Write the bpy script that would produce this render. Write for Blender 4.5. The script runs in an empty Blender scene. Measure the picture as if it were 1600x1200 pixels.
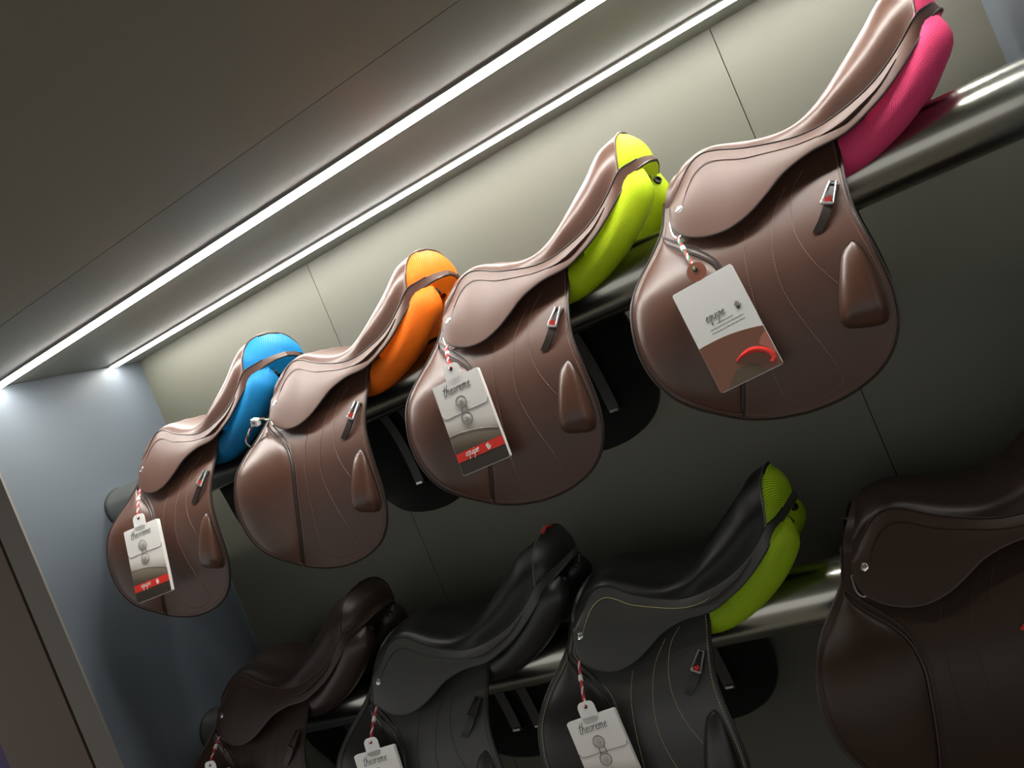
import bpy, bmesh, math, random
import numpy as np
from mathutils import Matrix, Vector, Euler

random.seed(4)
scene = bpy.context.scene
C = scene.collection

# ------------------------------------------------------------------ camera
CAM_Z = 1.50                       # eye height above the floor
L = 2.2                            # distance from the camera plane to the left end wall
ROLL = math.radians(22.75)
YAW = math.atan2(1230.0, 2456.0)
Rw = Vector((math.cos(YAW), math.sin(YAW), 0)); Fw = Vector((-math.sin(YAW), math.cos(YAW), 0)); Up = Vector((0, 0, 1))
cx = Rw * math.cos(ROLL) - Up * math.sin(ROLL)
cy = Rw * math.sin(ROLL) + Up * math.cos(ROLL)
cz = -Fw
cam_d = bpy.data.cameras.new('camera'); cam = bpy.data.objects.new('camera', cam_d); C.objects.link(cam)
M4 = Matrix((cx, cy, cz)).transposed().to_4x4(); M4.translation = Vector((0, 0, CAM_Z)); cam.matrix_world = M4
cam_d.sensor_width = 36.0; cam_d.lens = 1230.0 / 1600.0 * 36.0; cam_d.clip_start = 0.02
scene.camera = cam

# ------------------------------------------------------------------ world, exposure
world = bpy.data.worlds.new('world'); scene.world = world; world.use_nodes = True
bg = world.node_tree.nodes['Background']; bg.inputs[0].default_value = (1.0, 0.98, 0.95, 1); bg.inputs[1].default_value = 0.66
vs = scene.view_settings; vs.view_transform = 'Standard'; vs.look = 'None'; vs.gamma = 1.0; vs.use_curve_mapping = False
vs.exposure = 0.0
LED_POWER = 74.0

# ------------------------------------------------------------------ materials
def srgb(r, g, b):
    f = lambda c: (c / 255 / 12.92) if c / 255 <= 0.04045 else ((c / 255 + 0.055) / 1.055) ** 2.4
    return (f(r), f(g), f(b), 1.0)
MATS = {}
def base_mat(name, col, rough=0.5, metal=0.0, spec=0.5, coat=0.0):
    m = bpy.data.materials.new(name); m.use_nodes = True
    b = m.node_tree.nodes['Principled BSDF']
    b.inputs['Base Color'].default_value = col; b.inputs['Roughness'].default_value = rough
    b.inputs['Metallic'].default_value = metal; b.inputs['Specular IOR Level'].default_value = spec
    b.inputs['Coat Weight'].default_value = coat; b.inputs['Coat Roughness'].default_value = 0.2
    MATS[name] = m
    return m, m.node_tree, b
def noise_var(nt, b, col, amount, scale, bump=0.0, bscale=None, dist=0.001, detail=4.0):
    tc = nt.nodes.new('ShaderNodeTexCoord')
    n = nt.nodes.new('ShaderNodeTexNoise'); n.inputs['Scale'].default_value = scale; n.inputs['Detail'].default_value = detail
    nt.links.new(tc.outputs['Object'], n.inputs['Vector'])
    mx = nt.nodes.new('ShaderNodeMix'); mx.data_type = 'RGBA'
    mx.inputs[6].default_value = tuple(c * (1 - amount) for c in col[:3]) + (1,)
    mx.inputs[7].default_value = tuple(min(1, c * (1 + amount)) for c in col[:3]) + (1,)
    nt.links.new(n.outputs['Fac'], mx.inputs[0]); nt.links.new(mx.outputs[2], b.inputs['Base Color'])
    if bump > 0:
        n2 = nt.nodes.new('ShaderNodeTexNoise'); n2.inputs['Scale'].default_value = bscale or scale * 8; n2.inputs['Detail'].default_value = 2
        nt.links.new(tc.outputs['Object'], n2.inputs['Vector'])
        bp = nt.nodes.new('ShaderNodeBump'); bp.inputs['Strength'].default_value = bump; bp.inputs['Distance'].default_value = dist
        nt.links.new(n2.outputs['Fac'], bp.inputs['Height']); nt.links.new(bp.outputs['Normal'], b.inputs['Normal'])
def leather(name, col, rough=0.36, spec=0.5):
    m, nt, b = base_mat(name, col, rough, spec=spec)
    noise_var(nt, b, col, 0.14, 14, bump=0.12, bscale=900, dist=0.0006)
def paint(name, col, rough=0.55, amount=0.04):
    m, nt, b = base_mat(name, col, rough, spec=0.35)
    noise_var(nt, b, col, amount, 3.0, bump=0.05, bscale=350, dist=0.0004)
def mesh_fabric(name, col, dark):
    m, nt, b = base_mat(name, col, 0.62, spec=0.3)
    uv = nt.nodes.new('ShaderNodeUVMap'); sep = nt.nodes.new('ShaderNodeSeparateXYZ'); nt.links.new(uv.outputs[0], sep.inputs[0])
    def wave(out):
        k = nt.nodes.new('ShaderNodeMath'); k.operation = 'MULTIPLY'; k.inputs[1].default_value = math.tau; nt.links.new(out, k.inputs[0])
        s = nt.nodes.new('ShaderNodeMath'); s.operation = 'SINE'; nt.links.new(k.outputs[0], s.inputs[0]); return s
    a = wave(sep.outputs[0]); c = wave(sep.outputs[1])
    p = nt.nodes.new('ShaderNodeMath'); p.operation = 'MULTIPLY'; nt.links.new(a.outputs[0], p.inputs[0]); nt.links.new(c.outputs[0], p.inputs[1])
    mr = nt.nodes.new('ShaderNodeMapRange'); mr.inputs[1].default_value = 0.15; mr.inputs[2].default_value = 0.8; nt.links.new(p.outputs[0], mr.inputs[0])
    mx = nt.nodes.new('ShaderNodeMix'); mx.data_type = 'RGBA'; mx.inputs[6].default_value = col; mx.inputs[7].default_value = dark
    nt.links.new(mr.outputs[0], mx.inputs[0]); nt.links.new(mx.outputs[2], b.inputs['Base Color'])
    bp = nt.nodes.new('ShaderNodeBump'); bp.inputs['Strength'].default_value = 0.55; bp.inputs['Distance'].default_value = 0.0012; bp.invert = True
    nt.links.new(mr.outputs[0], bp.inputs['Height']); nt.links.new(bp.outputs['Normal'], b.inputs['Normal'])

leather('brown_leather', srgb(82, 55, 45), 0.42, 0.46)
leather('brown_pad', srgb(80, 52, 41), 0.38, 0.52)
leather('brown_block', srgb(80, 52, 40), 0.32, 0.55)
leather('brown_binding', srgb(42, 33, 29), 0.42)
leather('brown_lining', srgb(15, 14, 13), 0.7, 0.2)
leather('umber_leather', srgb(45, 31, 22), 0.42, 0.32)
leather('umber_seat', srgb(34, 23, 17), 0.42, 0.25)
leather('black_seat', srgb(17, 17, 17), 0.40, 0.3)
leather('brown_seat', srgb(80, 54, 44), 0.38, 0.55)
leather('umber_pad', srgb(45, 30, 19), 0.40, 0.32)
leather('umber_block', srgb(42, 29, 22), 0.36, 0.6)
leather('umber_binding', srgb(38, 25, 21), 0.42)
leather('black_leather', srgb(45, 45, 42), 0.44, 0.7)
leather('black_pad', srgb(27, 24, 21), 0.40, 0.4)
leather('black_block', srgb(25, 24, 22), 0.38, 0.6)
leather('black_binding', srgb(20, 20, 20), 0.42)
base_mat('brown_thread', srgb(128, 106, 94), 0.6)
base_mat('umber_thread', srgb(58, 42, 36), 0.6)
base_mat('black_thread', srgb(44, 42, 40), 0.6)
base_mat('pale_thread', srgb(178, 170, 120), 0.6)
base_mat('red_thread', srgb(150, 40, 36), 0.6)
mesh_fabric('blue_mesh', srgb(4, 126, 186), srgb(1, 62, 108))
mesh_fabric('orange_mesh', srgb(255, 124, 12), srgb(212, 66, 4))
mesh_fabric('yellow_mesh', srgb(190, 218, 12), srgb(120, 146, 0))
mesh_fabric('pink_mesh', srgb(250, 80, 132), srgb(186, 30, 78))
mesh_fabric('lime_mesh', srgb(160, 196, 20), srgb(32, 46, 3))
leather('umber_cushion', srgb(42, 29, 23), 0.38)
leather('black_cushion', srgb(24, 24, 24), 0.38)
base_mat('chrome', srgb(232, 232, 232), 0.24, 1.0)
base_mat('steel', srgb(190, 190, 190), 0.25, 1.0)
base_mat('black_rubber', srgb(14, 14, 14), 0.6)
base_mat('red_enamel', srgb(206, 44, 32), 0.35)
base_mat('red_web', srgb(196, 30, 34), 0.6)
base_mat('white_card', srgb(240, 240, 238), 0.25, coat=0.5)
base_mat('white_edge', srgb(240, 240, 238), 0.3)
base_mat('grey_card', srgb(196, 192, 186), 0.35)
base_mat('ink', srgb(70, 66, 64), 0.6)
base_mat('grey_ink', srgb(128, 122, 118), 0.6)
base_mat('pale_ink', srgb(236, 232, 228), 0.5)
base_mat('red_print', srgb(222, 48, 38), 0.35, coat=0.4)
base_mat('brown_print', srgb(126, 84, 66), 0.3, coat=0.5)
base_mat('olive_print', srgb(96, 80, 62), 0.3, coat=0.5)
base_mat('rose_print', srgb(176, 112, 98), 0.3, coat=0.5)
base_mat('tan_leather', srgb(150, 92, 74), 0.45)
base_mat('white_cord', srgb(226, 220, 216), 0.6)
base_mat('red_cord', srgb(196, 52, 60), 0.6)
base_mat('green_cord', srgb(36, 132, 88), 0.6)
paint('taupe_wall', srgb(80, 80, 71), 0.55)
paint('blue_grey_wall', srgb(80, 87, 94), 0.5)
paint('ceiling_paint', srgb(124, 128, 122), 0.5)
paint('front_ceiling_paint', srgb(136, 136, 123), 0.55)
paint('pillar_face', srgb(106, 101, 95), 0.6)
paint('brown_facade', srgb(90, 74, 59), 0.6)
paint('purple_wall', srgb(52, 16, 90), 0.6)
paint('shop_floor', srgb(140, 135, 127), 0.4)
base_mat('gap_black', srgb(12, 12, 12), 0.8)
base_mat('grey_profile', srgb(150, 150, 146), 0.4, 0.6)
base_mat('collar_grey', srgb(120, 124, 126), 0.5)

# printed front of the price booklet: pale card fading to a dark photograph print
def booklet_front():
    m, nt, b = base_mat('booklet_print', (0.8, 0.8, 0.8, 1), 0.28, coat=0.5)
    tc = nt.nodes.new('ShaderNodeTexCoord'); sep = nt.nodes.new('ShaderNodeSeparateXYZ'); nt.links.new(tc.outputs['Object'], sep.inputs[0])
    k = nt.nodes.new('ShaderNodeMath'); k.operation = 'MULTIPLY_ADD'; k.inputs[1].default_value = 0.18; nt.links.new(sep.outputs[0], k.inputs[0]); nt.links.new(sep.outputs[1], k.inputs[2])
    mr = nt.nodes.new('ShaderNodeMapRange'); mr.inputs[1].default_value = -0.020; mr.inputs[2].default_value = -0.215; nt.links.new(k.outputs[0], mr.inputs[0])
    r = nt.nodes.new('ShaderNodeValToRGB'); e = r.color_ramp.elements
    e[0].position = 0.0; e[0].color = srgb(240, 239, 236); e[1].position = 1.0; e[1].color = srgb(46, 38, 32)
    for p, c in ((0.46, (228, 224, 218)), (0.56, (190, 182, 172)), (0.60, (140, 128, 114)), (0.72, (92, 80, 66)), (0.80, (62, 52, 44))):
        x = e.new(p); x.color = srgb(*c)
    nt.links.new(mr.outputs[0], r.inputs[0]); nt.links.new(r.outputs[0], b.inputs['Base Color'])
booklet_front()

# brushed aluminium for the rails: fine lines running along the tube
def aluminium():
    m, nt, b = base_mat('brushed_aluminium', srgb(178, 177, 168), 0.30, 1.0)
    tc = nt.nodes.new('ShaderNodeTexCoord'); mp = nt.nodes.new('ShaderNodeMapping'); mp.inputs['Scale'].default_value = (1.2, 260, 260)
    nt.links.new(tc.outputs['Object'], mp.inputs[0])
    n = nt.nodes.new('ShaderNodeTexNoise'); n.inputs['Scale'].default_value = 1.0; n.inputs['Detail'].default_value = 3; nt.links.new(mp.outputs[0], n.inputs['Vector'])
    mr = nt.nodes.new('ShaderNodeMapRange'); mr.inputs[3].default_value = 0.16; mr.inputs[4].default_value = 0.30; nt.links.new(n.outputs['Fac'], mr.inputs[0])
    nt.links.new(mr.outputs[0], b.inputs['Roughness'])
aluminium()

def emitter(name, col, strength):
    m = bpy.data.materials.new(name); m.use_nodes = True; nt = m.node_tree
    nt.nodes.remove(nt.nodes['Principled BSDF'])
    e = nt.nodes.new('ShaderNodeEmission'); e.inputs[0].default_value = col; e.inputs[1].default_value = strength
    nt.links.new(e.outputs[0], nt.nodes['Material Output'].inputs[0]); MATS[name] = m
emitter('led_light', (1.0, 0.975, 0.91, 1), LED_POWER)

# ------------------------------------------------------------------ mesh helpers
class MB:
    """vertices, faces (with material slot) and uvs, collected and linked as one mesh"""
    def __init__(s): s.v = []; s.f = []; s.mi = []; s.uv = {}
    def add(s, vs, fs, mi=0, uvs=None):
        o = len(s.v); s.v += [tuple(map(float, p)) for p in vs]
        for f in fs:
            s.f.append(tuple(i + o for i in f)); s.mi.append(mi)
        if uvs is not None:
            for i, t in enumerate(uvs): s.uv[o + i] = t
        return s
    def box(s, a, b, mi=0):
        (x0, y0, z0), (x1, y1, z1) = a, b
        return s.add([(x0,y0,z0),(x1,y0,z0),(x1,y1,z0),(x0,y1,z0),(x0,y0,z1),(x1,y0,z1),(x1,y1,z1),(x0,y1,z1)],
                     [(0,3,2,1),(4,5,6,7),(0,1,5,4),(1,2,6,5),(2,3,7,6),(3,0,4,7)], mi)
    def grid(s, P, mi=0, closed_j=False, uv=None):
        n, m = P.shape[:2]; fs = []
        for i in range(n - 1):
            for j in range(m if closed_j else m - 1):
                k = (j + 1) % m
                fs.append((i*m+j, i*m+k, (i+1)*m+k, (i+1)*m+j))
        return s.add(P.reshape(-1, 3), fs, mi, uv)
    def tube(s, path, r, sides=6, closed=False, mi=0, uvn=None):
        P = np.array(path, float); n = len(P)
        r = np.full(n, r) if np.isscalar(r) else np.array(r, float)
        T = np.roll(P, -1, 0) - np.roll(P, 1, 0)
        if not closed: T[0] = P[1] - P[0]; T[-1] = P[-1] - P[-2]
        T /= np.maximum(np.linalg.norm(T, axis=1, keepdims=True), 1e-9)
        ref = np.array((0, 0, 1.0)) if abs(T[0][2]) < 0.9 else np.array((1.0, 0, 0))
        N = np.zeros_like(P); N[0] = np.cross(T[0], ref); N[0] /= np.linalg.norm(N[0])
        for i in range(1, n):
            N[i] = N[i-1] - T[i] * np.dot(N[i-1], T[i]); N[i] /= max(np.linalg.norm(N[i]), 1e-9)
        B = np.cross(T, N)
        a = np.arange(sides) * math.tau / sides
        G = P[:, None] + r[:, None, None] * (np.cos(a)[None, :, None] * N[:, None] + np.sin(a)[None, :, None] * B[:, None])
        vs = G.reshape(-1, 3); fs = []
        for i in range(n if closed else n - 1):
            k = (i + 1) % n
            for j in range(sides):
                l = (j + 1) % sides; fs.append((i*sides+j, i*sides+l, k*sides+l, k*sides+j))
        if not closed:
            fs.append(tuple(range(sides - 1, -1, -1))); fs.append(tuple((n-1)*sides + j for j in range(sides)))
        return s.add(vs, fs, mi)
    def sheet(s, P, th, mi_front=0, mi_back=0, mi_edge=None, uv=None):
        """a grid of points given thickness th behind its face"""
        n, m = P.shape[:2]
        du = np.gradient(P, axis=0); dv = np.gradient(P, axis=1)
        N = np.cross(du, dv); ln = np.linalg.norm(N, axis=2, keepdims=True)
        avg = N.reshape(-1, 3).sum(0); avg /= np.linalg.norm(avg)
        N = np.where(ln > 1e-12, N / np.maximum(ln, 1e-12), avg)
        Q = P - N * th * (1 if np.dot(avg, OUT) > 0 else -1)
        o = len(s.v); s.grid(P, mi_front, uv=uv); s.grid(Q, mi_back)
        b = [(0, j) for j in range(m)] + [(i, m-1) for i in range(1, n)] + [(n-1, j) for j in range(m-2, -1, -1)] + [(i, 0) for i in range(n-2, 0, -1)]
        k = len(b); me = mi_back if mi_edge is None else mi_edge
        for q in range(k):
            a0 = b[q]; a1 = b[(q+1) % k]
            i0 = o + a0[0]*m + a0[1]; i1 = o + a1[0]*m + a1[1]
            s.f.append((i0, i1, i1 + n*m, i0 + n*m)); s.mi.append(me)
        return s
    def lathe(s, prof, sides=16, M=None, mi=0):
        """profile (radius, height) turned about z, then placed by matrix M"""
        a = np.arange(sides) * math.tau / sides
        vs = []; fs = []
        for r, h in prof: vs += [(r*math.cos(t), r*math.sin(t), h) for t in a]
        for i in range(len(prof) - 1):
            for j in range(sides):
                l = (j+1) % sides; fs.append((i*sides+j, i*sides+l, (i+1)*sides+l, (i+1)*sides+j))
        fs.append(tuple(range(sides-1, -1, -1))); fs.append(tuple((len(prof)-1)*sides+j for j in range(sides)))
        if M is not None: vs = [tuple(M @ Vector(p)) for p in vs]
        return s.add(vs, fs, mi)
    def prism(s, poly, z0, z1, mi=0):
        n = len(poly)
        vs = [(x, y, z0) for x, y in poly] + [(x, y, z1) for x, y in poly]
        return s.add(vs, [tuple(range(n-1, -1, -1)), tuple(range(n, 2*n))] + [(i, (i+1) % n, n+(i+1) % n, n+i) for i in range(n)], mi)
    def mesh(s, name, mats, mirror=False, sharp=40, smooth=True, recalc=True):
        me = bpy.data.meshes.new(name)
        vs = [(x, -y, z) for x, y, z in s.v] if mirror else s.v
        me.from_pydata(vs, [], s.f)
        for m in mats: me.materials.append(MATS[m])
        me.polygons.foreach_set('material_index', s.mi)
        if s.uv:
            l = me.uv_layers.new(name='UVMap'); u = l.data
            for lp in me.loops: u[lp.index].uv = s.uv.get(lp.vertex_index, (0, 0))
        bm = bmesh.new(); bm.from_mesh(me)
        bmesh.ops.remove_doubles(bm, verts=bm.verts, dist=1e-6)
        if recalc: bmesh.ops.recalc_face_normals(bm, faces=bm.faces)
        bm.to_mesh(me); bm.free()
        if smooth:
            me.polygons.foreach_set('use_smooth', [True] * len(me.polygons))
            me.set_sharp_from_angle(angle=math.radians(sharp))
        me.update()
        return me
OUT = np.array((0, -1.0, 0.25))    # "outside" of the side we look at

def spline(pts, n):
    """Catmull-Rom through pts, resampled to n points evenly by length"""
    P = np.array(pts, float); E = np.vstack([2*P[0]-P[1], P, 2*P[-1]-P[-2]]); out = []
    for i in range(1, len(E) - 2):
        p0, p1, p2, p3 = E[i-1], E[i], E[i+1], E[i+2]
        for t in np.linspace(0, 1, 24, endpoint=False):
            out.append(0.5*((2*p1) + (-p0+p2)*t + (2*p0-5*p1+4*p2-p3)*t*t + (-p0+3*p1-3*p2+p3)*t**3))
    out.append(P[-1]); out = np.array(out)
    d = np.concatenate([[0], np.cumsum(np.linalg.norm(np.diff(out, axis=0), axis=1))])
    q = np.linspace(0, d[-1], n)
    return np.stack([np.interp(q, d, out[:, k]) for k in range(out.shape[1])], 1)

def link(name, data, parent=None):
    o = bpy.data.objects.new(name, data); C.objects.link(o)
    if parent: o.parent = parent
    return o
def tag_thing(o, label, cat, group=None):
    o['label'] = label; o['category'] = cat
    if group: o['group'] = group
    return o
def struct(name, me, label, parent=None):
    o = link(name, me, parent)
    if parent is None: o['kind'] = 'structure'; o['label'] = label
    return o

# ------------------------------------------------------------------ the room
Z = lambda h: CAM_Z + h
H = Z(0.2525 * L); Y_BACK = 0.850 * L; X_LEFT = -L; X_RIGHT = 0.147 * L; Y_FRONT = 0.593 * L
Y_RAIL = 0.731 * L; Z_UP = Z(0.0501 * L); Z_LOW = Z(-0.2865 * L); R_RAIL = 0.0285 * L
Y_LED1 = 0.628 * L; Y_LED2 = 0.800 * L; Y_SEAM = 0.505 * L

struct('floor', MB().box((-4.6, -2.6, -0.05), (3.0, Y_BACK + 0.1, 0)).mesh('floor', ['shop_floor']), 'smooth pale floor in front of the saddle display')
# back wall: a dark backing with three painted panels, narrow open joints between them
wb = struct('wall_back', MB().box((X_LEFT - 0.1, Y_BACK + 0.012, 0), (X_RIGHT + 0.1, Y_BACK + 0.1, H)).mesh('wall_back', ['gap_black']), 'taupe panelled back wall behind the saddle rails')
xs = [X_LEFT, -0.638 * L, -0.067 * L, X_RIGHT]
for i in range(3):
    struct('panel', MB().box((xs[i] + (0.001 if i else 0), Y_BACK, 0.0), (xs[i+1] - (0.001 if i < 2 else 0), Y_BACK + 0.012, H)).mesh('panel', ['taupe_wall']), '', wb)
# left end wall of the bay with its front end face, then the brown front beside it
struct('wall_left', MB().box((X_LEFT - 0.108, Y_FRONT, 0), (X_LEFT, Y_BACK + 0.012, H)).mesh('wall_left', ['blue_grey_wall']), 'blue-grey end wall of the display bay')
struct('trim_1', MB().box((X_LEFT - 0.108, Y_FRONT - 0.006, 0), (X_LEFT, Y_FRONT, H)).mesh('trim_1', ['pillar_face']), 'grey front end face of the blue-grey end wall')
struct('trim_2', MB().box((X_LEFT - 0.122, Y_FRONT + 0.004, 0), (X_LEFT - 0.108, Y_FRONT + 0.05, H)).mesh('trim_2', ['gap_black']), 'narrow dark joint beside the grey end face')
struct('wall_facade', MB().box((-2.713, Y_FRONT - 0.006, 0), (X_LEFT - 0.122, Y_FRONT + 0.06, H)).mesh('wall_facade', ['brown_facade']), 'dark brown front panel beside the display bay')
struct('wall_far_left', MB().box((-4.6, Y_FRONT + 0.02, 0), (-2.713, Y_FRONT + 0.08, H)).mesh('wall_far_left', ['purple_wall']), 'deep purple wall beyond the brown front panel')
struct('wall_right', MB().box((X_RIGHT, Y_FRONT, 0), (X_RIGHT + 0.108, Y_BACK + 0.012, H)).mesh('wall_right', ['blue_grey_wall']), 'blue-grey end wall at the right of the bay')
struct('ceiling', MB().box((X_LEFT - 0.1, Y_SEAM + 0.0015, H), (X_RIGHT + 0.1, Y_BACK + 0.1, H + 0.06)).mesh('ceiling', ['ceiling_paint']), 'grey ceiling of the display bay holding two light strips')
struct('trim_3', MB().box((-4.6, -2.6, H), (3.0, Y_SEAM - 0.0015, H + 0.06)).mesh('trim_3', ['front_ceiling_paint']), 'darker grey ceiling panel in front of the bay')

struct('wall_facade_right', MB().box((X_RIGHT + 0.108, Y_FRONT - 0.006, 0), (3.0, Y_FRONT + 0.06, H)).mesh('wall_facade_right', ['brown_facade']), 'dark brown front panel beyond the right end wall')
struct('trim_4', MB().box((-4.6, Y_SEAM - 0.0015, H), (X_LEFT - 0.1, Y_FRONT + 0.1, H + 0.06)).mesh('trim_4', ['front_ceiling_paint']), 'grey ceiling strip over the brown front panel')
struct('trim_5', MB().box((X_RIGHT + 0.1, Y_SEAM - 0.0015, H), (3.0, Y_FRONT + 0.1, H + 0.06)).mesh('trim_5', ['front_ceiling_paint']), 'grey ceiling strip right of the bay')

# ------------------------------------------------------------------ light strips in the ceiling
def led(y, w, label):
    root = link('light_strip', None); root.location = (X_LEFT, y, H); tag_thing(root, label, 'light', 'light strips in the ceiling')
    n = X_RIGHT - X_LEFT
    pr = MB().box((0.002, -w/2 - 0.003, -0.004), (n, -w/2, 0.0)).box((0.002, w/2, -0.004), (n, w/2 + 0.003, 0.0)).mesh('profile', ['grey_profile'])
    link('profile', pr, root)
    a = np.linspace(0, math.pi, 9)
    G = np.array([[(x, -w/2*math.cos(t), -0.0015 - 0.0060*math.sin(t)) for t in a] for x in (0.012, n - 0.012)])
    link('diffuser', MB().sheet(G, 0.001).mesh('diffuser', ['led_light']), root)
led(Y_LED1, 0.040, 'white light strip over the front edge of the bay')
led(Y_LED2, 0.033, 'white light strip close to the back wall')

# ------------------------------------------------------------------ rails
def rail(z, label):
    root = link('saddle_rail', None); root.location = (X_LEFT, Y_RAIL, z); tag_thing(root, label, 'rail', 'tubular saddle rails')
    n = X_RIGHT - X_LEFT; a = np.linspace(0, math.tau, 96, endpoint=False)
    M = Matrix.Rotation(math.pi/2, 4, 'Y')
    link('tube', MB().lathe([(R_RAIL, 0.0065), (R_RAIL, n - 0.001)], 96, M).mesh('tube', ['brushed_aluminium']), root)
    link('collar', MB().lathe([(R_RAIL + 0.0025, 0.0), (R_RAIL + 0.0025, 0.005), (R_RAIL, 0.006)], 96, M).mesh('collar', ['black_rubber']), root)
rail(Z_UP, 'thick brushed metal tube carrying the upper row of saddles')
rail(Z_LOW, 'thick brushed metal tube carrying the lower row of saddles')

# ------------------------------------------------------------------ saddle shapes, local (u back, v out, w up) about the rail axis
_f = np.array([(.16,.035),(.12,.065),(.08,.092),(.04,.120),(0,.148),(-.05,.180),(-.10,.202),(-.15,.213),(-.20,.218),(-.25,.22),(-.30,.217),(-.36,.21)])[::-1]
_fw = np.linspace(-.36, .16, 200); _fv = np.interp(_fw, _f[:, 0], _f[:, 1])
_k = np.hanning(31); _k /= _k.sum(); _fv = np.convolve(np.pad(_fv, 15, mode='edge'), _k, 'valid')
_ss = lambda x: np.clip(x, 0, 1) ** 2 * (3 - 2 * np.clip(x, 0, 1))
def vF(w, u=None):
    v = np.interp(w, _fw, _fv)
    if u is not None: v = v + 0.022 * _ss((0.06 - u) / 0.16) * _ss((0.01 - w) / 0.08) * _ss((w + 0.36) / 0.10)   # the flap stands off further in front
    return v
FRONT = [(-.028,.095),(-.045,.045),(-.075,.008),(-.105,-.025),(-.128,-.065),(-.138,-.105),(-.142,-.15),(-.134,-.20),(-.113,-.243),(-.083,-.275),(-.048,-.303),(-.012,-.326),(.035,-.342),(.085,-.3495)]
BACK = [(.288,.095),(.282,.035),(.274,-.01),(.27,-.06),(.273,-.10),(.277,-.14),(.279,-.19),(.276,-.225),(.266,-.26),(.245,-.295),(.213,-.322),(.17,-.340),(.128,-.348),(.085,-.3495)]
KNEE = [(-.047,.02),(-.02,-.004),(.012,-.03),(.034,-.058),(.042,-.10),(.035,-.15),(.022,-.21),(.005,-.27),(-.018,-.3215)]
EDGE = [(-.012,.120,.080),(.016,.107,.110),(.045,.097,.137),(.072,.094,.146),(.100,.096,.139),(.138,.108,.121),(.18,.117,.106),(.225,.123,.094),(.262,.126,.091),(.30,.126,.096),(.35,.124,.110),(.39,.122,.130),(.425,.121,.155),(.458,.118,.183)]
RIM = [(.008,.085,.128),(.030,.075,.146),(.052,.066,.155),(.075,.060,.158),(.102,.060,.152),(.138,.066,.138),(.18,.076,.124),(.222,.085,.117),(.258,.092,.124),(.299,.084,.148),(.345,.078,.183),(.386,.074,.214),(.426,.073,.245),(.469,.080,.251)]
MID = [(.020,.0,.152),(.038,.0,.158),(.060,.0,.160),(.08,.0,.159),(.105,.0,.152),(.14,.0,.138),(.18,.0,.126),(.22,.0,.117),(.262,.0,.116),(.305,.0,.122),(.352,.0,.142),(.396,.0,.176),(.43,.0,.220),(.473,.0,.270)]
LOWER = [(-.0135,.122,.078),(-.018,.137,.055),(-.014,.150,.033),(.002,.161,.014),(.03,.169,.0),(.06,.174,-.006),(.088,.175,-.005),(.122,.172,.005),(.155,.166,.022),(.188,.158,.041),(.218,.153,.051),(.25,.150,.057),(.285,.149,.058),(.31,.147,.062),(.345,.143,.076),(.382,.138,.095),(.42,.132,.122),(.453,.120,.150),(.483,.086,.176),(.503,.042,.189),(.511,.0,.193)]
UPPER = EDGE + [(.480,.096,.192),(.497,.052,.201),(.506,.0,.205)]
def uvw(P):
    """(u, v, w) rows to local coordinates"""
    P = np.asarray(P, float); return np.stack([P[..., 0], -P[..., 1], P[..., 2]], -1)
def on_flap(pts, lift=0.0):
    P = np.asarray(pts, float); return np.stack([P[..., 0], -(vF(P[..., 1], P[..., 0]) + lift), P[..., 1]], -1)
def kneelift(t, s): return 0.016 * np.power(np.clip(4*t*(1-t), 0, 1), 0.55) * np.power(np.clip(4*s*(1-s), 0, 1), 0.4)

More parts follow.
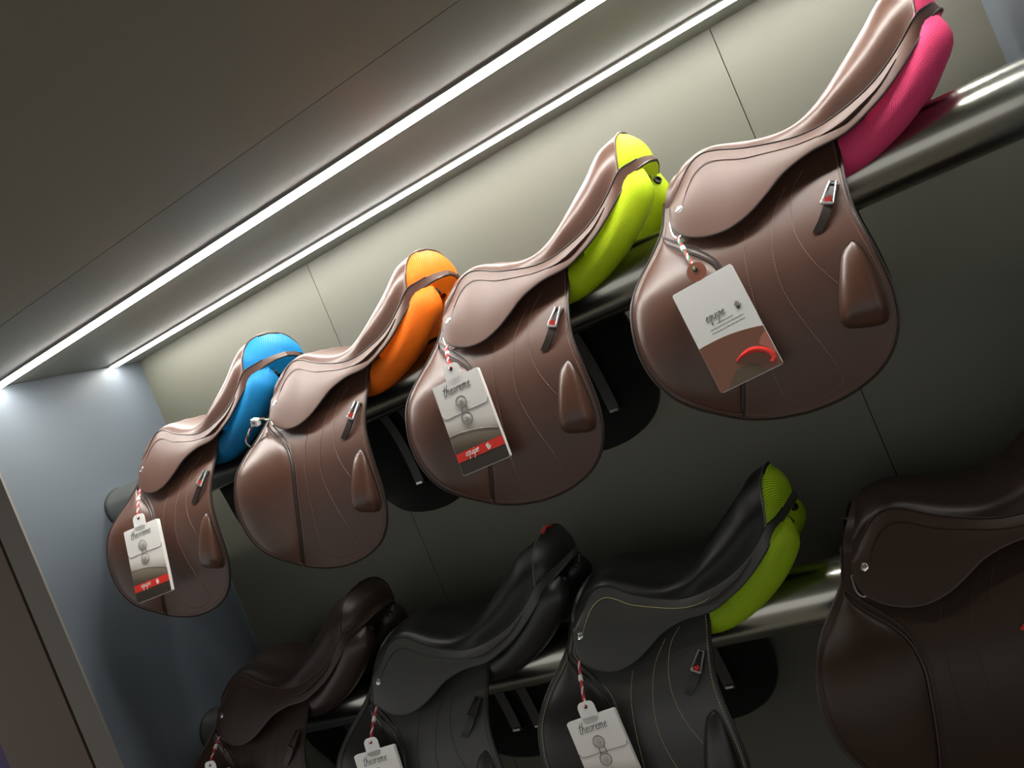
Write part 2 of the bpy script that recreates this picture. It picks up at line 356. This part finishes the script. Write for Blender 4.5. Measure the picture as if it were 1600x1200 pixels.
SH = {}
def build_shapes():
    # flap: whole outline, ruled from front edge to back edge
    n, m = 44, 26
    A = spline(FRONT, n); B = spline(BACK, n); t = np.linspace(0, 1, m)
    G = A[:, None] * (1-t)[None, :, None] + B[:, None] * t[None, :, None]
    SH['flap'] = MB().sheet(on_flap(G), 0.005, 0, 1, 2)
    out = np.vstack([A, B[::-1][1:]])
    SH['flap_binding'] = MB().tube(on_flap(spline(out, 130), -0.0018), 0.0032, 6)
    # padded knee roll in front of the curved seam
    K = spline(KNEE, 40); Fr = spline([p for p in FRONT[1:12]], 40)
    Fi = Fr + 0.0
    inw = K - Fr; inw /= np.maximum(np.linalg.norm(inw, axis=1, keepdims=True), 1e-6)
    Fi = Fr + inw * 0.010
    Fi[0] = Fr[0] + (0.001, -0.004); K2 = K - inw * 0.003
    Fi[-1] = K2[-1] * 0.7 + Fi[-1] * 0.3
    t = np.linspace(0, 1, 22); s = np.linspace(0, 1, 40)
    G = Fi[:, None] * (1-t)[None, :, None] + K2[:, None] * t[None, :, None]
    P = on_flap(G); P[..., 1] -= 0.0005 + kneelift(t[None, :], s[:, None])
    SH['knee_pad'] = MB().sheet(P, 0.002)
    mb = MB().tube(on_flap(K, 0.001), 0.0032, 6)
    mb.tube(on_flap(K[:26] + (0.004, 0.011) * np.linspace(1, .4, 26)[:, None], 0.0), 0.0022, 6)
    SH['knee_welt'] = mb
    # skirt and cantle band: ruled from the seat edge to its lower edge, right round the cantle
    n, m = 90, 12
    T = spline(UPPER, n); B = spline(LOWER, n); 
    # match stations by u so that the rulings stay upright
    tt = np.linspace(0, 1, n)
    t = np.linspace(0, 1, m)
    G = T[:, None] * (1-t)[None, :, None] + B[:, None] * t[None, :, None]
    G[..., 1] += (0.007 * np.sin(math.pi * t)[None, :]) * np.clip(1 - tt * 1.3, 0, 1)[:, None]
    G[..., 1] = np.maximum(G[..., 1], 0); G[-1, :, 1] = 0
    SH['skirt'] = MB().sheet(uvw(G), 0.0045, 0, 1, 1)
    SH['skirt_binding'] = MB().tube(uvw(B - (0, 0.002, 0)), 0.0024, 6)
    SH['seat_welt'] = MB().tube(uvw(T[:80] + (0, 0.0006, 0.0006)), 0.0014, 6)
    W = spline([(.262,.141,.074),(.30,.141,.078),(.34,.137,.092),(.375,.132,.108),(.41,.127,.134)], 24)
    SH['skirt_ridge'] = MB().tube(uvw(W), np.concatenate([np.linspace(.001, .0045, 8), np.linspace(.0045, .001, 16)]), 6)
    # seat, rolled over from one edge to the other
    n = 60
    E = spline(EDGE, n); R = spline(RIM, n); D = spline(MID, n); rows = []
    for i in range(n):
        e, r, d = E[i], R[i], D[i]
        side = (e + r) / 2 + np.array((0, 0.006 + 0.014 * _ss((e[0] - .22) / .08), 0.004)) * min(1, (n - 1 - i) / 6)
        q = (r + d) / 2; q[2] = r[2]*0.45 + d[2]*0.55
        k = max(0, (i - (n - 9)) / 8)            # towards the cantle the section becomes the round rim itself
        q = q * (1-k) + k * np.array((.472, .045, .2650)); side = side * (1-k) + k * np.array((.466, .1085, .221))
        h = spline([e, side, r, q, d], 15)
        h[-1][1] = 0
        o = h[::-1][1:].copy(); o[:, 1] *= -1
        rows.append(np.vstack([h, o]))
    SH['seat'] = MB().sheet(uvw(np.array(rows)), 0.006, 0, 1, 1)
    rim = rows[-1]
    # coloured crescent on the back of the cantle
    low = spline([(.458,.118,.183),(.480,.096,.192),(.497,.052,.201),(.506,.0,.205)], 15)
    o = low[::-1][1:].copy(); o[:, 1] *= -1; low = np.vstack([low, o])
    t = np.linspace(0, 1, 9)
    G = rim[:, None] * (1-t)[None, :, None] + low[:, None] * t[None, :, None]
    wg = np.sin(np.linspace(0, math.pi, G.shape[0]))
    G[..., 0] += 0.010 * np.sin(math.pi * t)[None, :] * wg[:, None]
    uv = [(i * 1.3, j * 1.2) for i in range(G.shape[0]) for j in range(9)]
    SH['cantle_back'] = MB().sheet(uvw(G), 0.004, uv=uv)
    SH['cantle_piping'] = MB().tube(uvw(rim + (0.0005, 0, 0)), 0.0022, 6)
    # leather arch at the very front, joining the two flaps under the pommel
    A = spline([(-.030,.092,.070),(-.024,.086,.098),(-.008,.068,.126),(.004,.038,.142),(.008,.0,.146)], 14)
    o = A[::-1][1:].copy(); o[:, 1] *= -1; A = np.vstack([A, o]); t = np.linspace(0, 1, 4)
    G = A[:, None] + np.array((.05, 0, -.002))[None, None, :] * t[None, :, None]
    SH['pommel_arch'] = MB().sheet(uvw(G), 0.004, 0, 1, 1)
    # stuffed panel
    n, m = 44, 28
    ctr = spline([(.02,.060,.062),(.08,.062,.052),(.15,.064,.042),(.22,.070,.034),(.28,.082,.034),(.33,.086,.050),(.375,.084,.074),(.415,.078,.103),(.445,.073,.131),(.470,.069,.155),(.494,.066,.176)], n)
    q = np.linspace(0, 1, n); hn = np.interp(q, [0,.04,.2,.55,.7,.85,.92,.965,1], [.001,.014,.020,.033,.041,.045,.043,.034,.002]); hw = np.interp(q, [0,.04,.2,.55,.8,.90,.965,1], [.001,.022,.030,.047,.054,.052,.042,.002])
    k = np.hanning(5); k /= k.sum(); hn = np.convolve(np.pad(hn, 2, mode='edge'), k, 'valid'); hw = np.convolve(np.pad(hw, 2, mode='edge'), k, 'valid'); hn[-1] = hw[-1] = .001
    Tn = np.gradient(ctr, axis=0); Tn /= np.linalg.norm(Tn, axis=1, keepdims=True)
    lat = np.array((0, 1.0, 0)); rows = []
    for i in range(n):
        nrm = np.cross(lat, Tn[i]); nrm /= np.linalg.norm(nrm)
        if nrm[2] < 0: nrm = -nrm
        sd = np.cross(Tn[i], nrm); sd = sd if sd[1] > 0 else -sd
        tl = math.radians(np.interp(q[i], [0, .6, 1], [50, 42, 16]))
        ax1 = sd * math.cos(tl) - nrm * math.sin(tl); ax2 = nrm * math.cos(tl) + sd * math.sin(tl)
        a = np.arange(m) * math.tau / m
        ca = np.sign(np.cos(a)) * np.abs(np.cos(a)) ** 0.9; sa = np.sign(np.sin(a)) * np.abs(np.sin(a)) ** 0.9
        rows.append(ctr[i] + hw[i] * ca[:, None] * ax1 + hn[i] * sa[:, None] * ax2)
    G = np.array(rows); G = np.concatenate([G, G[:, :1]], 1)
    uv = [(j * 2.1, i * 2.5) for i in range(n) for j in range(m + 1)]
    mb = MB().grid(uvw(G), uv=uv)
    SH['panel'] = mb
    # channel between the two panels, closing the gap under the cantle band
    up = spline([p for p in LOWER if p[0] > .34], 26) - (.003, .004, .002); up[-1, 1] = 0; up[:, 1] = np.maximum(up[:, 1], 0)
    o = up[::-1][1:].copy(); o[:, 1] *= -1; up = np.vstack([up, o])
    dn = up * (1, .55, 1) + (-.030, 0, -.030); t = np.linspace(0, 1, 7)
    G = up[:, None] * (1-t)[None, :, None] + dn[:, None] * t[None, :, None]
    SH['gullet'] = MB().sheet(uvw(G), 0.003, uv=[(i*1.3, j*2.0) for i in range(51) for j in range(7)])
    # black stud hole on the back of a panel
    pv = np.array(SH['panel'].v); dr_ = np.array((.72, .58, .38)); dr_ /= np.linalg.norm(dr_)
    pt = pv[np.argmax(pv @ dr_)] + dr_ * .0035
    M = Matrix.Translation(tuple(pt)) @ Vector(dr_).to_track_quat('Z', 'Y').to_matrix().to_4x4()
    SH['panel_stud'] = MB().lathe([(.0085, -.008), (.0088, .0006), (.006, .0012), (.005, -.003)], 18, M)
    # thigh block
    bl = np.array([(.250,-.108),(.230,-.121),(.212,-.157),(.196,-.198),(.190,-.224),(.197,-.237),(.215,-.244),(.241,-.250),(.254,-.247),(.262,-.230),(.264,-.204),(.264,-.167),(.261,-.134),(.256,-.115)])
    ring = spline(np.vstack([bl, bl[:1]]), 49)[:-1]; c = np.array((.236, -.205)); tip = np.array((.248, -.120))
    rows = []
    for s in (1.0, .985, .95, .88, .78, .64, .48, .32, .16, .02):
        k = c * .75 + tip * .25
        p = k + (ring - k) * s
        hgt = 0.030 * (1 - s ** 3.2) ** 0.62
        rel = np.clip((-.108 - p[:, 1]) / .115, 0, 1)
        hh = hgt * (0.42 + 0.58 * rel)
        rows.append(np.stack([p[:, 0], -(vF(p[:, 1]) + hh), p[:, 1]], 1))
    G = np.array(rows); G = np.concatenate([G, G[:, :1]], 1)
    mb = MB().grid(G); base = G[0, :-1] + (0, .003, 0); o = len(mb.v); mb.add(base, [tuple(range(48))])
    SH['thigh_block'] = mb
    SH['block_welt'] = MB().tube(on_flap(spline(np.vstack([bl, bl[:1]]) , 60), 0.0006), 0.0018, 6)
    # keeper strap and clip
    p = spline([(.2585,-.008),(.244,-.030),(.226,-.055),(.207,-.074)], 14); dirv = np.array((-.5, -.8)); wid = np.array((.0068, -.0030))
    t = np.linspace(-1, 1, 5); lift = 0.003 + 0.007 * np.sin(np.linspace(0.15, 1, 14) * math.pi)
    G = np.array([[(p[i][0] + wid[0]*x, -(vF(p[i][1]) + lift[i]), p[i][1] + wid[1]*x) for x in t] for i in range(14)])
    SH['keeper_strap'] = MB().sheet(G, 0.003)
    def clip_poly(s):
        a = np.array((.2575, -.006)); b = np.array((.2375, -.036)); w_ = np.array((.0078, -.0036))
        return [a - w_*.62*s, a + w_*.62*s, b + w_*1.12*s, b - w_*1.12*s]
    mb = MB()
    q = clip_poly(1.0); mb.tube([(x, -(vF(w) + .0118), w) for x, w in q], .0024, 6, closed=True); mb.tube([(x, -(vF(w) + .0118), w) for x, w in (q[2], q[3])], .0030, 6)
    SH['keeper_clip'] = mb
    cc = np.array((.2415, -.0295))
    hrt = [(-.0035,.004),(0,.0015),(.004,.005),(.006,.0),(.002,-.005),(-.0015,-.0065),(-.006,-.001)]
    SH['emblem'] = MB().add([(cc[0]+x, -(vF(cc[1]) + .0125 + d), cc[1]+y) for d in (0, .0012) for x, y in hrt], [tuple(range(7)), tuple(range(7, 14))] + [(i, (i+1) % 7, 7+(i+1) % 7, 7+i) for i in range(7)])
    # nail head and tie ring
    M = Matrix.Translation((.004, -.1355, .067)) @ Vector((-.12, -.86, .5)).to_track_quat('Z', 'Y').to_matrix().to_4x4()
    SH['nail'] = MB().lathe([(.0085, -.003), (.0088, .0008), (.0072, .0022), (.0060, .0016), (.0040, .0026), (.0010, .0022)], 20, M)
    dr = [(-.024,-.124,.052),(-.024,-.138,.030),(-.016,-.146,.019),(-.006,-.146,.024),(-.010,-.128,.050)]
    SH['tie_ring'] = MB().tube(spline(dr + dr[:1], 24)[:-1], .0021, 8, closed=True)
    # girth straps hanging inside
    mb = []
    for u0 in (.07, .135):
        c2 = spline([(u0, .03), (u0 + .003, -.08), (u0 + .008, -.19), (u0 + .012, -.27)], 16)
        G = np.array([[(u + x*.014, -(vF(w) - .016), w) for x in (-1, 0, 1)] for u, w in c2])
        mb.append(MB().sheet(G, .004))
    SH['girth_strap_a'], SH['girth_strap_b'] = mb
    tips = []
    for u0 in (.147, .082):
        G = np.array([[(u0 + x*.010, -(vF(w) - .0225), w) for x in (-1, 1)] for w in (-.262, -.268)])
        tips.append(MB().sheet(G, .002))
    SH['strap_tip_a'], SH['strap_tip_b'] = tips
    # stitching: short raised dashes along the seams
    def dashes(path, off=0.0, step=.0052, r=.0007):
        Lh = float(np.sum(np.linalg.norm(np.diff(path, axis=0), axis=1))); k = max(4, int(Lh / step))
        P = spline(path, k * 3 + 1)
        for i in range(k): mbs.tube(P[i*3:i*3+3], r, 4)
    lines = [
        [(.100,-.02),(.087,-.055),(.080,-.095),(.075,-.14),(.068,-.20),(.060,-.26),(.060,-.304),(.073,-.323),(.097,-.330),(.133,-.329),(.155,-.319),(.159,-.302),(.152,-.261),(.139,-.213),(.129,-.167),(.125,-.132),(.129,-.087),(.142,-.037),(.159,-.006),(.184,.021)],
        [(.219,.035),(.195,.013),(.179,-.024),(.175,-.065),(.183,-.107),(.195,-.139),(.210,-.170)],
    ]
    mbs = MB()
    for l in lines: dashes(on_flap(spline(l, 60), .0004))
    edge = spline(out, 160); c0 = np.array((.08, -.13)); ins = edge + (c0 - edge) / np.linalg.norm(c0 - edge, axis=1, keepdims=True) * .0085
    dashes(on_flap(ins[4:-4], .0004), step=.0058)
    dashes(on_flap(K[2:] + (0.0095, 0.004), .0006))
    SH['flap_stitching'] = mbs
    mbs = MB()
    st = [(.010,.150,.068),(.028,.132,.094),(.050,.120,.116),(.078,.116,.125),(.105,.120,.116),(.135,.127,.102),(.178,.134,.090),(.226,.139,.079),(.27,.140,.076),(.31,.139,.084),(.35,.136,.097)]
    sp = spline(st, 80)
    # seat the stitches on the skirt surface
    flat = np.array([x for x in SH['skirt'].v[:90*12]])
    def seat_on(Pp):
        o = []
        for u, v, w in Pp:
            d = (flat[:, 0]-u)**2 + (flat[:, 2]-w)**2; i = np.argsort(d)[:4]; wt = 1/(d[i]+1e-7)
            o.append((u, float((flat[i, 1]*wt).sum()/wt.sum()) - .0008, w))
        return np.array(o)
    sp2 = seat_on(sp); ker = np.ones(9)/9; sp2[:, 1] = np.convolve(np.pad(sp2[:, 1], 4, mode='edge'), ker, 'valid') - .0004
    dashes(sp2)
    SH['skirt_stitching'] = mbs
    # a raised bead of leather along the same line
    SH['skirt_bead'] = MB().tube(sp2[6:], .0008, 5)
build_shapes()

MESHES = {}
def shape(key, mats, mirror=False, sharp=40):
    k = (key, tuple(mats), mirror)
    if k not in MESHES: MESHES[k] = SH[key].mesh(key, mats, mirror, sharp)
    return MESHES[k]

def saddle(x, zr, leather_, cushion, thread, label, group, roll=0.0, yaw=0.0, pitch=0.0, dz=0.0, scale=(1, 1, 1), red_piping=False, clip='chrome', strap=None, welt=None):
    root = link('saddle', None); root.location = (x, Y_RAIL, zr + dz); root.rotation_euler = Euler((math.radians(roll), math.radians(pitch), math.radians(yaw)))
    root.scale = scale; tag_thing(root, label, 'saddle', group)
    Lm, Pm, Bm, Em, lining = leather_ + '_leather', leather_ + '_pad', leather_ + '_block', leather_ + '_binding', 'brown_lining'
    strap = strap or Em; welt = welt or Em
    def p(name, key, mats, parent=root, mirror=False): return link(name, shape(key, mats, mirror), parent)
    seat = p('seat', 'seat', [leather_ + '_seat', lining]); p('seat_welt', 'seat_welt', [welt], seat); p('seat_welt', 'seat_welt', [welt], seat, True)
    cb = p('cantle_back', 'cantle_back', [cushion]); p('piping', 'cantle_piping', [Lm], cb)
    p('gullet', 'gullet', [cushion]); p('pommel_arch', 'pommel_arch', [Lm, Em])
    for mir in (False, True):
        fl = p('flap', 'flap', [Lm, lining, Em], root, mir)
        p('binding', 'flap_binding', [Em], fl, mir)
        sk = p('skirt', 'skirt', [Lm, Em], root, mir)
        p('binding', 'skirt_binding', [Em], sk, mir); p('ridge', 'skirt_ridge', [Lm], sk, mir)
        pn = p('panel', 'panel', [cushion], root, mir)
        p('stud', 'panel_stud', ['black_rubber'], pn, mir)
        p('nail', 'nail', ['chrome'], root, mir)
        if not mir:
            st = p('stitching', 'flap_stitching', [thread], fl); st['kind'] = 'stuff'
            st = p('stitching', 'skirt_stitching', [thread], sk); st['kind'] = 'stuff'
            p('bead', 'skirt_bead', [Lm if thread != 'pale_thread' else thread], sk)
            kp = p('knee_pad', 'knee_pad', [Pm]); p('welt', 'knee_welt', [Em], kp)
            tb = p('thigh_block', 'thigh_block', [Bm]); p('welt', 'block_welt', [Em], tb)
            ks = p('keeper_strap', 'keeper_strap', [strap]); cl = p('clip', 'keeper_clip', [clip], ks); clip == 'chrome' and p('emblem', 'emblem', ['red_enamel'], ks)
            p('tie_ring', 'tie_ring', ['chrome'])
        else:
            for s in 'ab':
                g = p('girth_strap', 'girth_strap_' + s, ['black_leather'], root, True); p('tip', 'strap_tip_' + s, ['steel'], g, True)
    if red_piping:
        t = np.linspace(-.6, .6, 16)
        m = MB().tube([(.474 - .004*x*x, -.045*x, .2725 - .022*x*x) for x in t], .0042, 8).mesh('cantle_cord', ['red_thread'])
        link('cantle_cord', m, root)
    return root

UPG, LOG = 'brown saddles on the upper rail', 'saddles on the lower rail'
S1 = saddle(-1.890, Z_UP, 'brown', 'blue_mesh', 'brown_thread', 'brown leather saddle with bright blue mesh panels', UPG, pitch=0.8)
S2 = saddle(-1.361, Z_UP, 'brown', 'orange_mesh', 'brown_thread', 'brown leather saddle with bright orange mesh panels', UPG, pitch=2.0, dz=0.004)
S3 = saddle(-0.823, Z_UP, 'brown', 'yellow_mesh', 'brown_thread', 'brown leather saddle with neon yellow mesh panels', UPG)
S4 = saddle(-0.287, Z_UP, 'brown', 'pink_mesh', 'brown_thread', 'brown leather saddle with hot pink mesh panels', UPG)
S5 = saddle(-1.980, Z_LOW, 'umber', 'umber_cushion', 'umber_thread', 'dark brown saddle with plain leather panels beside the end wall', LOG, dz=0.020, scale=(1.12, 1, 1.04), welt='umber_thread', clip='umber_binding')
S6 = saddle(-1.400, Z_LOW, 'black', 'black_cushion', 'black_thread', 'black saddle with black leather panels and red cord at its cantle', LOG, dz=0.010, scale=(1.12, 1, 1.04), red_piping=True, clip='black_binding')
S7 = saddle(-0.824, Z_LOW, 'black', 'lime_mesh', 'pale_thread', 'black saddle with lime green mesh panels and pale stitching', LOG, dz=0.010)
S8 = saddle(-0.230, Z_LOW, 'umber', 'umber_cushion', 'umber_thread', 'dark brown saddle without a tag, with red keeper strap', LOG, dz=0.014, strap='red_web')

# ------------------------------------------------------------------ swing tags
GLYPH = {
 't': ([[(.30,1.9),(.22,.25),(.38,0),(.62,.12)], [(-.12,1.2),(.72,1.32)]], .62),
 'h': ([[(.12,2.0),(.0,0)], [(.03,.5),(.32,1),(.58,.85),(.55,.15),(.75,0)]], .78),
 'e': ([[(0,.45),(.42,.6),(.40,.98),(.12,.88),(.02,.35),(.22,0),(.60,.18)]], .62),
 'o': ([[(.3,1),(.05,.75),(.05,.25),(.3,0),(.52,.3),(.5,.75),(.3,1)]], .66),
 'r': ([[(0,1),(.08,0)], [(.08,.6),(.3,.98),(.55,.9)]], .55),
 'm': ([[(0,1),(.03,0)], [(.03,.6),(.26,1),(.40,.8),(.38,0)], [(.38,.6),(.64,1),(.78,.8),(.76,.12),(.95,0)]], 1.0),
 'q': ([[(.5,.9),(.2,1),(.02,.5),(.2,.02),(.48,.4),(.52,.95)], [(.52,.95),(.36,-.95),(.62,-.5)]], .68),
 'u': ([[(0,1),(.02,.25),(.2,0),(.46,.3),(.55,1)], [(.55,1),(.52,.12),(.72,0)]], .74),
 'i': ([[(.05,1),(.05,.15),(.25,0)], [(.14,1.42),(.17,1.5)]], .36),
 'p': ([[(.05,1),(-.12,-1.1)], [(.02,.55),(.3,1),(.52,.6),(.3,.08),(.0,.2)]], .62),
}
def lettering(text, x0, y0, size, r, z, slant=.28, rise=0.0):
    mb = MB(); x = 0.0
    for ch in text:
        strokes, adv = GLYPH[ch]
        for st in strokes:
            pts = spline(st, 10) if len(st) > 2 else np.array(st)
            q = [(x0 + (x + a + b*slant)*size, y0 + b*size + rise*(x + a)*size, z) for a, b in pts]
            mb.tube(q, r, 4)
        x += adv + .08
    return mb
def hand_mark(mb, x, y, s, r, z):
    for a, b in (((-.2,-1),(-.5,.5)), ((-.1,-1),(-.15,.9)), ((.1,-1),(.25,1.0)), ((.2,-1),(.6,.6)), ((.3,-.9),(.95,0)), ((-.3,-.5),(.35,-.4))):
        mb.tube([(x + a[0]*s, y + a[1]*s, z), (x + b[0]*s, y + b[1]*s, z)], r, 4)
def rounded(x0, x1, y0, y1, r, k=5):
    pts = []
    for cx_, cy_, a0 in ((x1-r, y1-r, 0), (x0+r, y1-r, 90), (x0+r, y0+r, 180), (x1-r, y0+r, 270)):
        for i in range(k):
            a = math.radians(a0 + 90*i/(k-1)); pts.append((cx_ + r*math.cos(a), cy_ + r*math.sin(a)))
    return pts
TW, TT, TB, TH = .056, -.020, -.210, .010          # half width, top, bottom, thickness of a booklet
def swing_tag(S, label, hole, rot, back=False, colours=('red_cord', 'white_cord', 'red_cord'), bead=True, ring=(-.016, .147, .020)):
    """hole = (u, v, w) of the hanging hole, rot = (in-plane, tilt, turn) in degrees"""
    root = link('swing_tag', None); tag_thing(root, label, 'tag', 'swing tags on the saddles')
    base = Matrix(((1,0,0),(0,0,-1),(0,1,0))).to_4x4()
    R = Matrix.Rotation(math.radians(rot[2]), 4, 'Y') @ Matrix.Rotation(math.radians(rot[1]), 4, 'X') @ Matrix.Rotation(math.radians(rot[0]), 4, 'Z')
    pos = S.location + Vector((hole[0], -hole[1], hole[2]))
    root.matrix_world = Matrix.Translation(pos) @ base @ R
    inv = root.matrix_world.inverted()
    def part(name, mb, mats, parent=None, **k): return link(name, mb.mesh(name, mats, **k), parent or root)
    if back:
        a = [(.017*math.cos(t), .017*math.sin(t) - .004) for t in np.linspace(0, math.tau, 24, endpoint=False)]
        part('leather_disc', MB().prism(a, -.0025, .0005), ['tan_leather'])
    else:
        part('tab', MB().prism(rounded(-.019, .019, -.034, .010, .012), -.001, .0006), ['white_edge'])
    part('eyelet', MB().lathe([(.0042, .0), (.0042, .0012), (.001, .0014)], 14), ['black_rubber'])
    body = part('booklet', MB().prism(rounded(-TW, TW, TB, TT, .004), -TH, 0), ['white_edge'])
    z = .0006
    face = MB().prism(rounded(-TW + .0006, TW - .0006, TB + .0006, TT - .0006, .004), 0, z)
    if not back:
        part('printed_cover', face, ['booklet_print'], body)
        part('lettering', lettering('theoreme', -.037, -.048, .0108, .0006, z + .0003, rise=.0), ['ink'], body)
        fl = spline([(-TW + .001, -.084, 0), (-TW + .004, -.090, 0), (-.044, -.092, 0), (-.02, -.0915, 0), (.02, -.0915, 0), (.044, -.092, 0), (TW - .004, -.090, 0), (TW - .001, -.084, 0)], 26)
        part('flap_edge', MB().tube(fl + (0, 0, z), .0009, 4), ['grey_ink'], body)
        for yb in (-.071, -.106):
            M = Matrix.Translation((-.003, yb, z))
            b_ = part('button', MB().lathe([(.0125, 0), (.0125, .0008), (.012, .0012), (.005, .0012), (.0048, .0022), (.003, .0024), (.0028, .0014), (.0005, .0012)], 24, M), ['grey_card'], body)
            ring_ = lambda r_: [(-.003 + r_*math.cos(q), yb + r_*math.sin(q), z + .0012) for q in np.linspace(0, math.tau, 20, endpoint=False)]
            part('button_rim', MB().tube(ring_(.0124), .0005, 4, closed=True).tube(ring_(.0042), .0011, 4, closed=True), ['ink'], body)
        part('button_thread', MB().tube([(-.008, -.082, z + .0004), (-.009, -.096, z + .0008)], .0007, 4).tube([(.004, -.082, z + .0004), (.006, -.094, z + .0008)], .0007, 4), ['ink'], body)
        part('fold_line', MB().tube(spline([(-TW + .002, -.127, z), (-.03, -.1275, z), (.0, -.132, z), (.03, -.139, z), (TW - .002, -.148, z)], 20), .0008, 4), ['grey_ink'], body)
        part('red_band', MB().prism([(-TW + .0004, -.183), (TW - .0004, -.183), (TW - .0004, -.165), (-TW + .0004, -.165)], z, z + .0004), ['red_print'], body)
        mb = lettering('equipe', -.034, -.1765, .0078, .00055, z + .0006, rise=.0); hand_mark(mb, .019, -.174, .0068, .0006, z + .0006)
        part('lettering', mb, ['pale_ink'], body)
    else:
        part('printed_cover', face, ['white_card'], body)
        lo = [(-TW + .0004, TB + .0006), (TW - .0004, TB + .0006), (TW - .0004, -.139)] + [(x, -.125 - .012*((x + .03)/.08)**2 * (1 if x > -.03 else .2)) for x in np.linspace(.048, -.048, 11)] + [(-TW + .0004, -.126)]
        part('brown_print', MB().prism(lo, z, z + .0003), ['brown_print'], body)
        part('olive_print', MB().prism([(-.040, -.2085), (.030, -.2085), (.022, -.192), (.004, -.184), (-.016, -.187), (-.030, -.197)], z + .0003, z + .0005), ['olive_print'], body)
        part('rose_print', MB().prism([(.036, -.164), (.044, -.154), (.0552, -.148), (.0552, -.190), (.051, -.186), (.046, -.174)], z + .0003, z + .0005), ['rose_print'], body)
        hk = spline([(-.010, -.173, 0), (.004, -.168, 0), (.020, -.167, 0), (.034, -.172, 0), (.045, -.182, 0), (.048, -.194, 0), (.042, -.199, 0)], 22)
        part('red_hook', MB().tube(hk + (0, 0, z - .001), np.concatenate([np.linspace(.0018, .0055, 8), np.linspace(.0055, .0048, 14)]), 8), ['red_print'], body)
        mb = lettering('equipe', -.024, -.091, .0086, .0005, z + .0002, rise=.0); hand_mark(mb, .034, -.088, .0070, .0006, z + .0002)
        part('lettering', mb, ['ink'], body)
        mb = MB()
        for yy, w0 in ((-.1, .014), (-.1065, .030), (-.113, .030)):
            x = -w0 + .006; w0 = w0 + .006
            while x < w0:
                l = random.uniform(.002, .006); mb.box((x, yy - .0006, z), (min(x + l, w0), yy + .0006, z + .0002)); x += l + .0012
        part('small_print', mb, ['grey_ink'], body)
    # twisted cord from the tie ring to the hole
    a = inv @ (S.location + Vector((ring[0], -ring[1], ring[2]))); b = Vector((0, 0, .002)); n = 30
    d = (b - a); ln = d.length; d.normalize(); e1 = d.cross(Vector((0, 0, 1))).normalized(); e2 = d.cross(e1)
    for k, cn in enumerate(colours):
        pts = []
        for i in range(n):
            t = i/(n - 1); ang = t*ln*math.tau/.03 + k*math.tau/3; rr = .0017
            p = a.lerp(b, t) + e1*rr*math.cos(ang) + e2*rr*math.sin(ang) + Vector((0, 0, .004*math.sin(math.pi*t))); pts.append(p)
        part('cord', MB().tube(pts, .0017, 6), [cn])
    if bead:
        m = a.lerp(b, .38) + Vector((0, 0, .004)); Mx = Matrix.Translation(m - d*.006) @ d.to_track_quat('Z', 'Y').to_matrix().to_4x4()
        part('cord_clasp', MB().lathe([(.004, 0), (.0048, .001), (.0048, .012), (.004, .013)], 12, Mx), ['white_cord'])
    return root
swing_tag(S1, 'white printed booklet tag hanging on the saddle with blue panels', (.045, .234, -.056), (0, -15, 12))
swing_tag(S3, 'white printed booklet tag hanging on the saddle with neon yellow panels', (.021, .234, -.034), (2, -10, 4))
swing_tag(S4, 'white and brown booklet tag with red hook print on the pink panelled saddle', (.009, .234, -.051), (6, -10, 2), back=True, colours=('green_cord', 'white_cord', 'red_cord'))
swing_tag(S5, 'white booklet tag hanging on the dark brown saddle beside the end wall', (.017, .234, -.018), (0, -10, 6))
swing_tag(S6, 'white printed booklet tag hanging on the black saddle with red cantle cord', (.004, .234, -.029), (0, -10, 10))
swing_tag(S7, 'white printed booklet tag hanging on the black saddle with lime panels', (.007, .234, -.040), (5, -10, 4), colours=('red_cord', 'white_cord', 'red_cord'))

# cord on the orange-panelled saddle, its tag slipped round behind the flap
root = link('tag_cord', None); root.location = S2.location; tag_thing(root, 'striped cord with white cube bead on the orange panelled saddle', 'cord')
path = spline([(-.018, -.150, .034), (-.034, -.160, .044), (-.060, -.166, .036), (-.086, -.168, .020), (-.106, -.160, .004), (-.112, -.145, -.012)], 30)
for k, cn in enumerate(('green_cord', 'white_cord', 'red_cord')):
    q = [p + np.array((0, .0016*math.cos(i*.9 + k*2.1), .0016*math.sin(i*.9 + k*2.1))) for i, p in enumerate(path)]
    link('cord', MB().tube(q, .0016, 6).mesh('cord', [cn]), root)
bd = MB().box((-.009, -.008, -.008), (.009, .008, .008)).mesh('bead', ['white_edge'])
o = link('bead', bd, root); o.location = (-.046, -.166, .042); o.rotation_euler = (.2, .45, .1)
o2 = link('bead_mark', MB().box((-.004, -.0086, -.003), (.004, -.0078, .003)).mesh('bead_mark', ['grey_ink']), o)
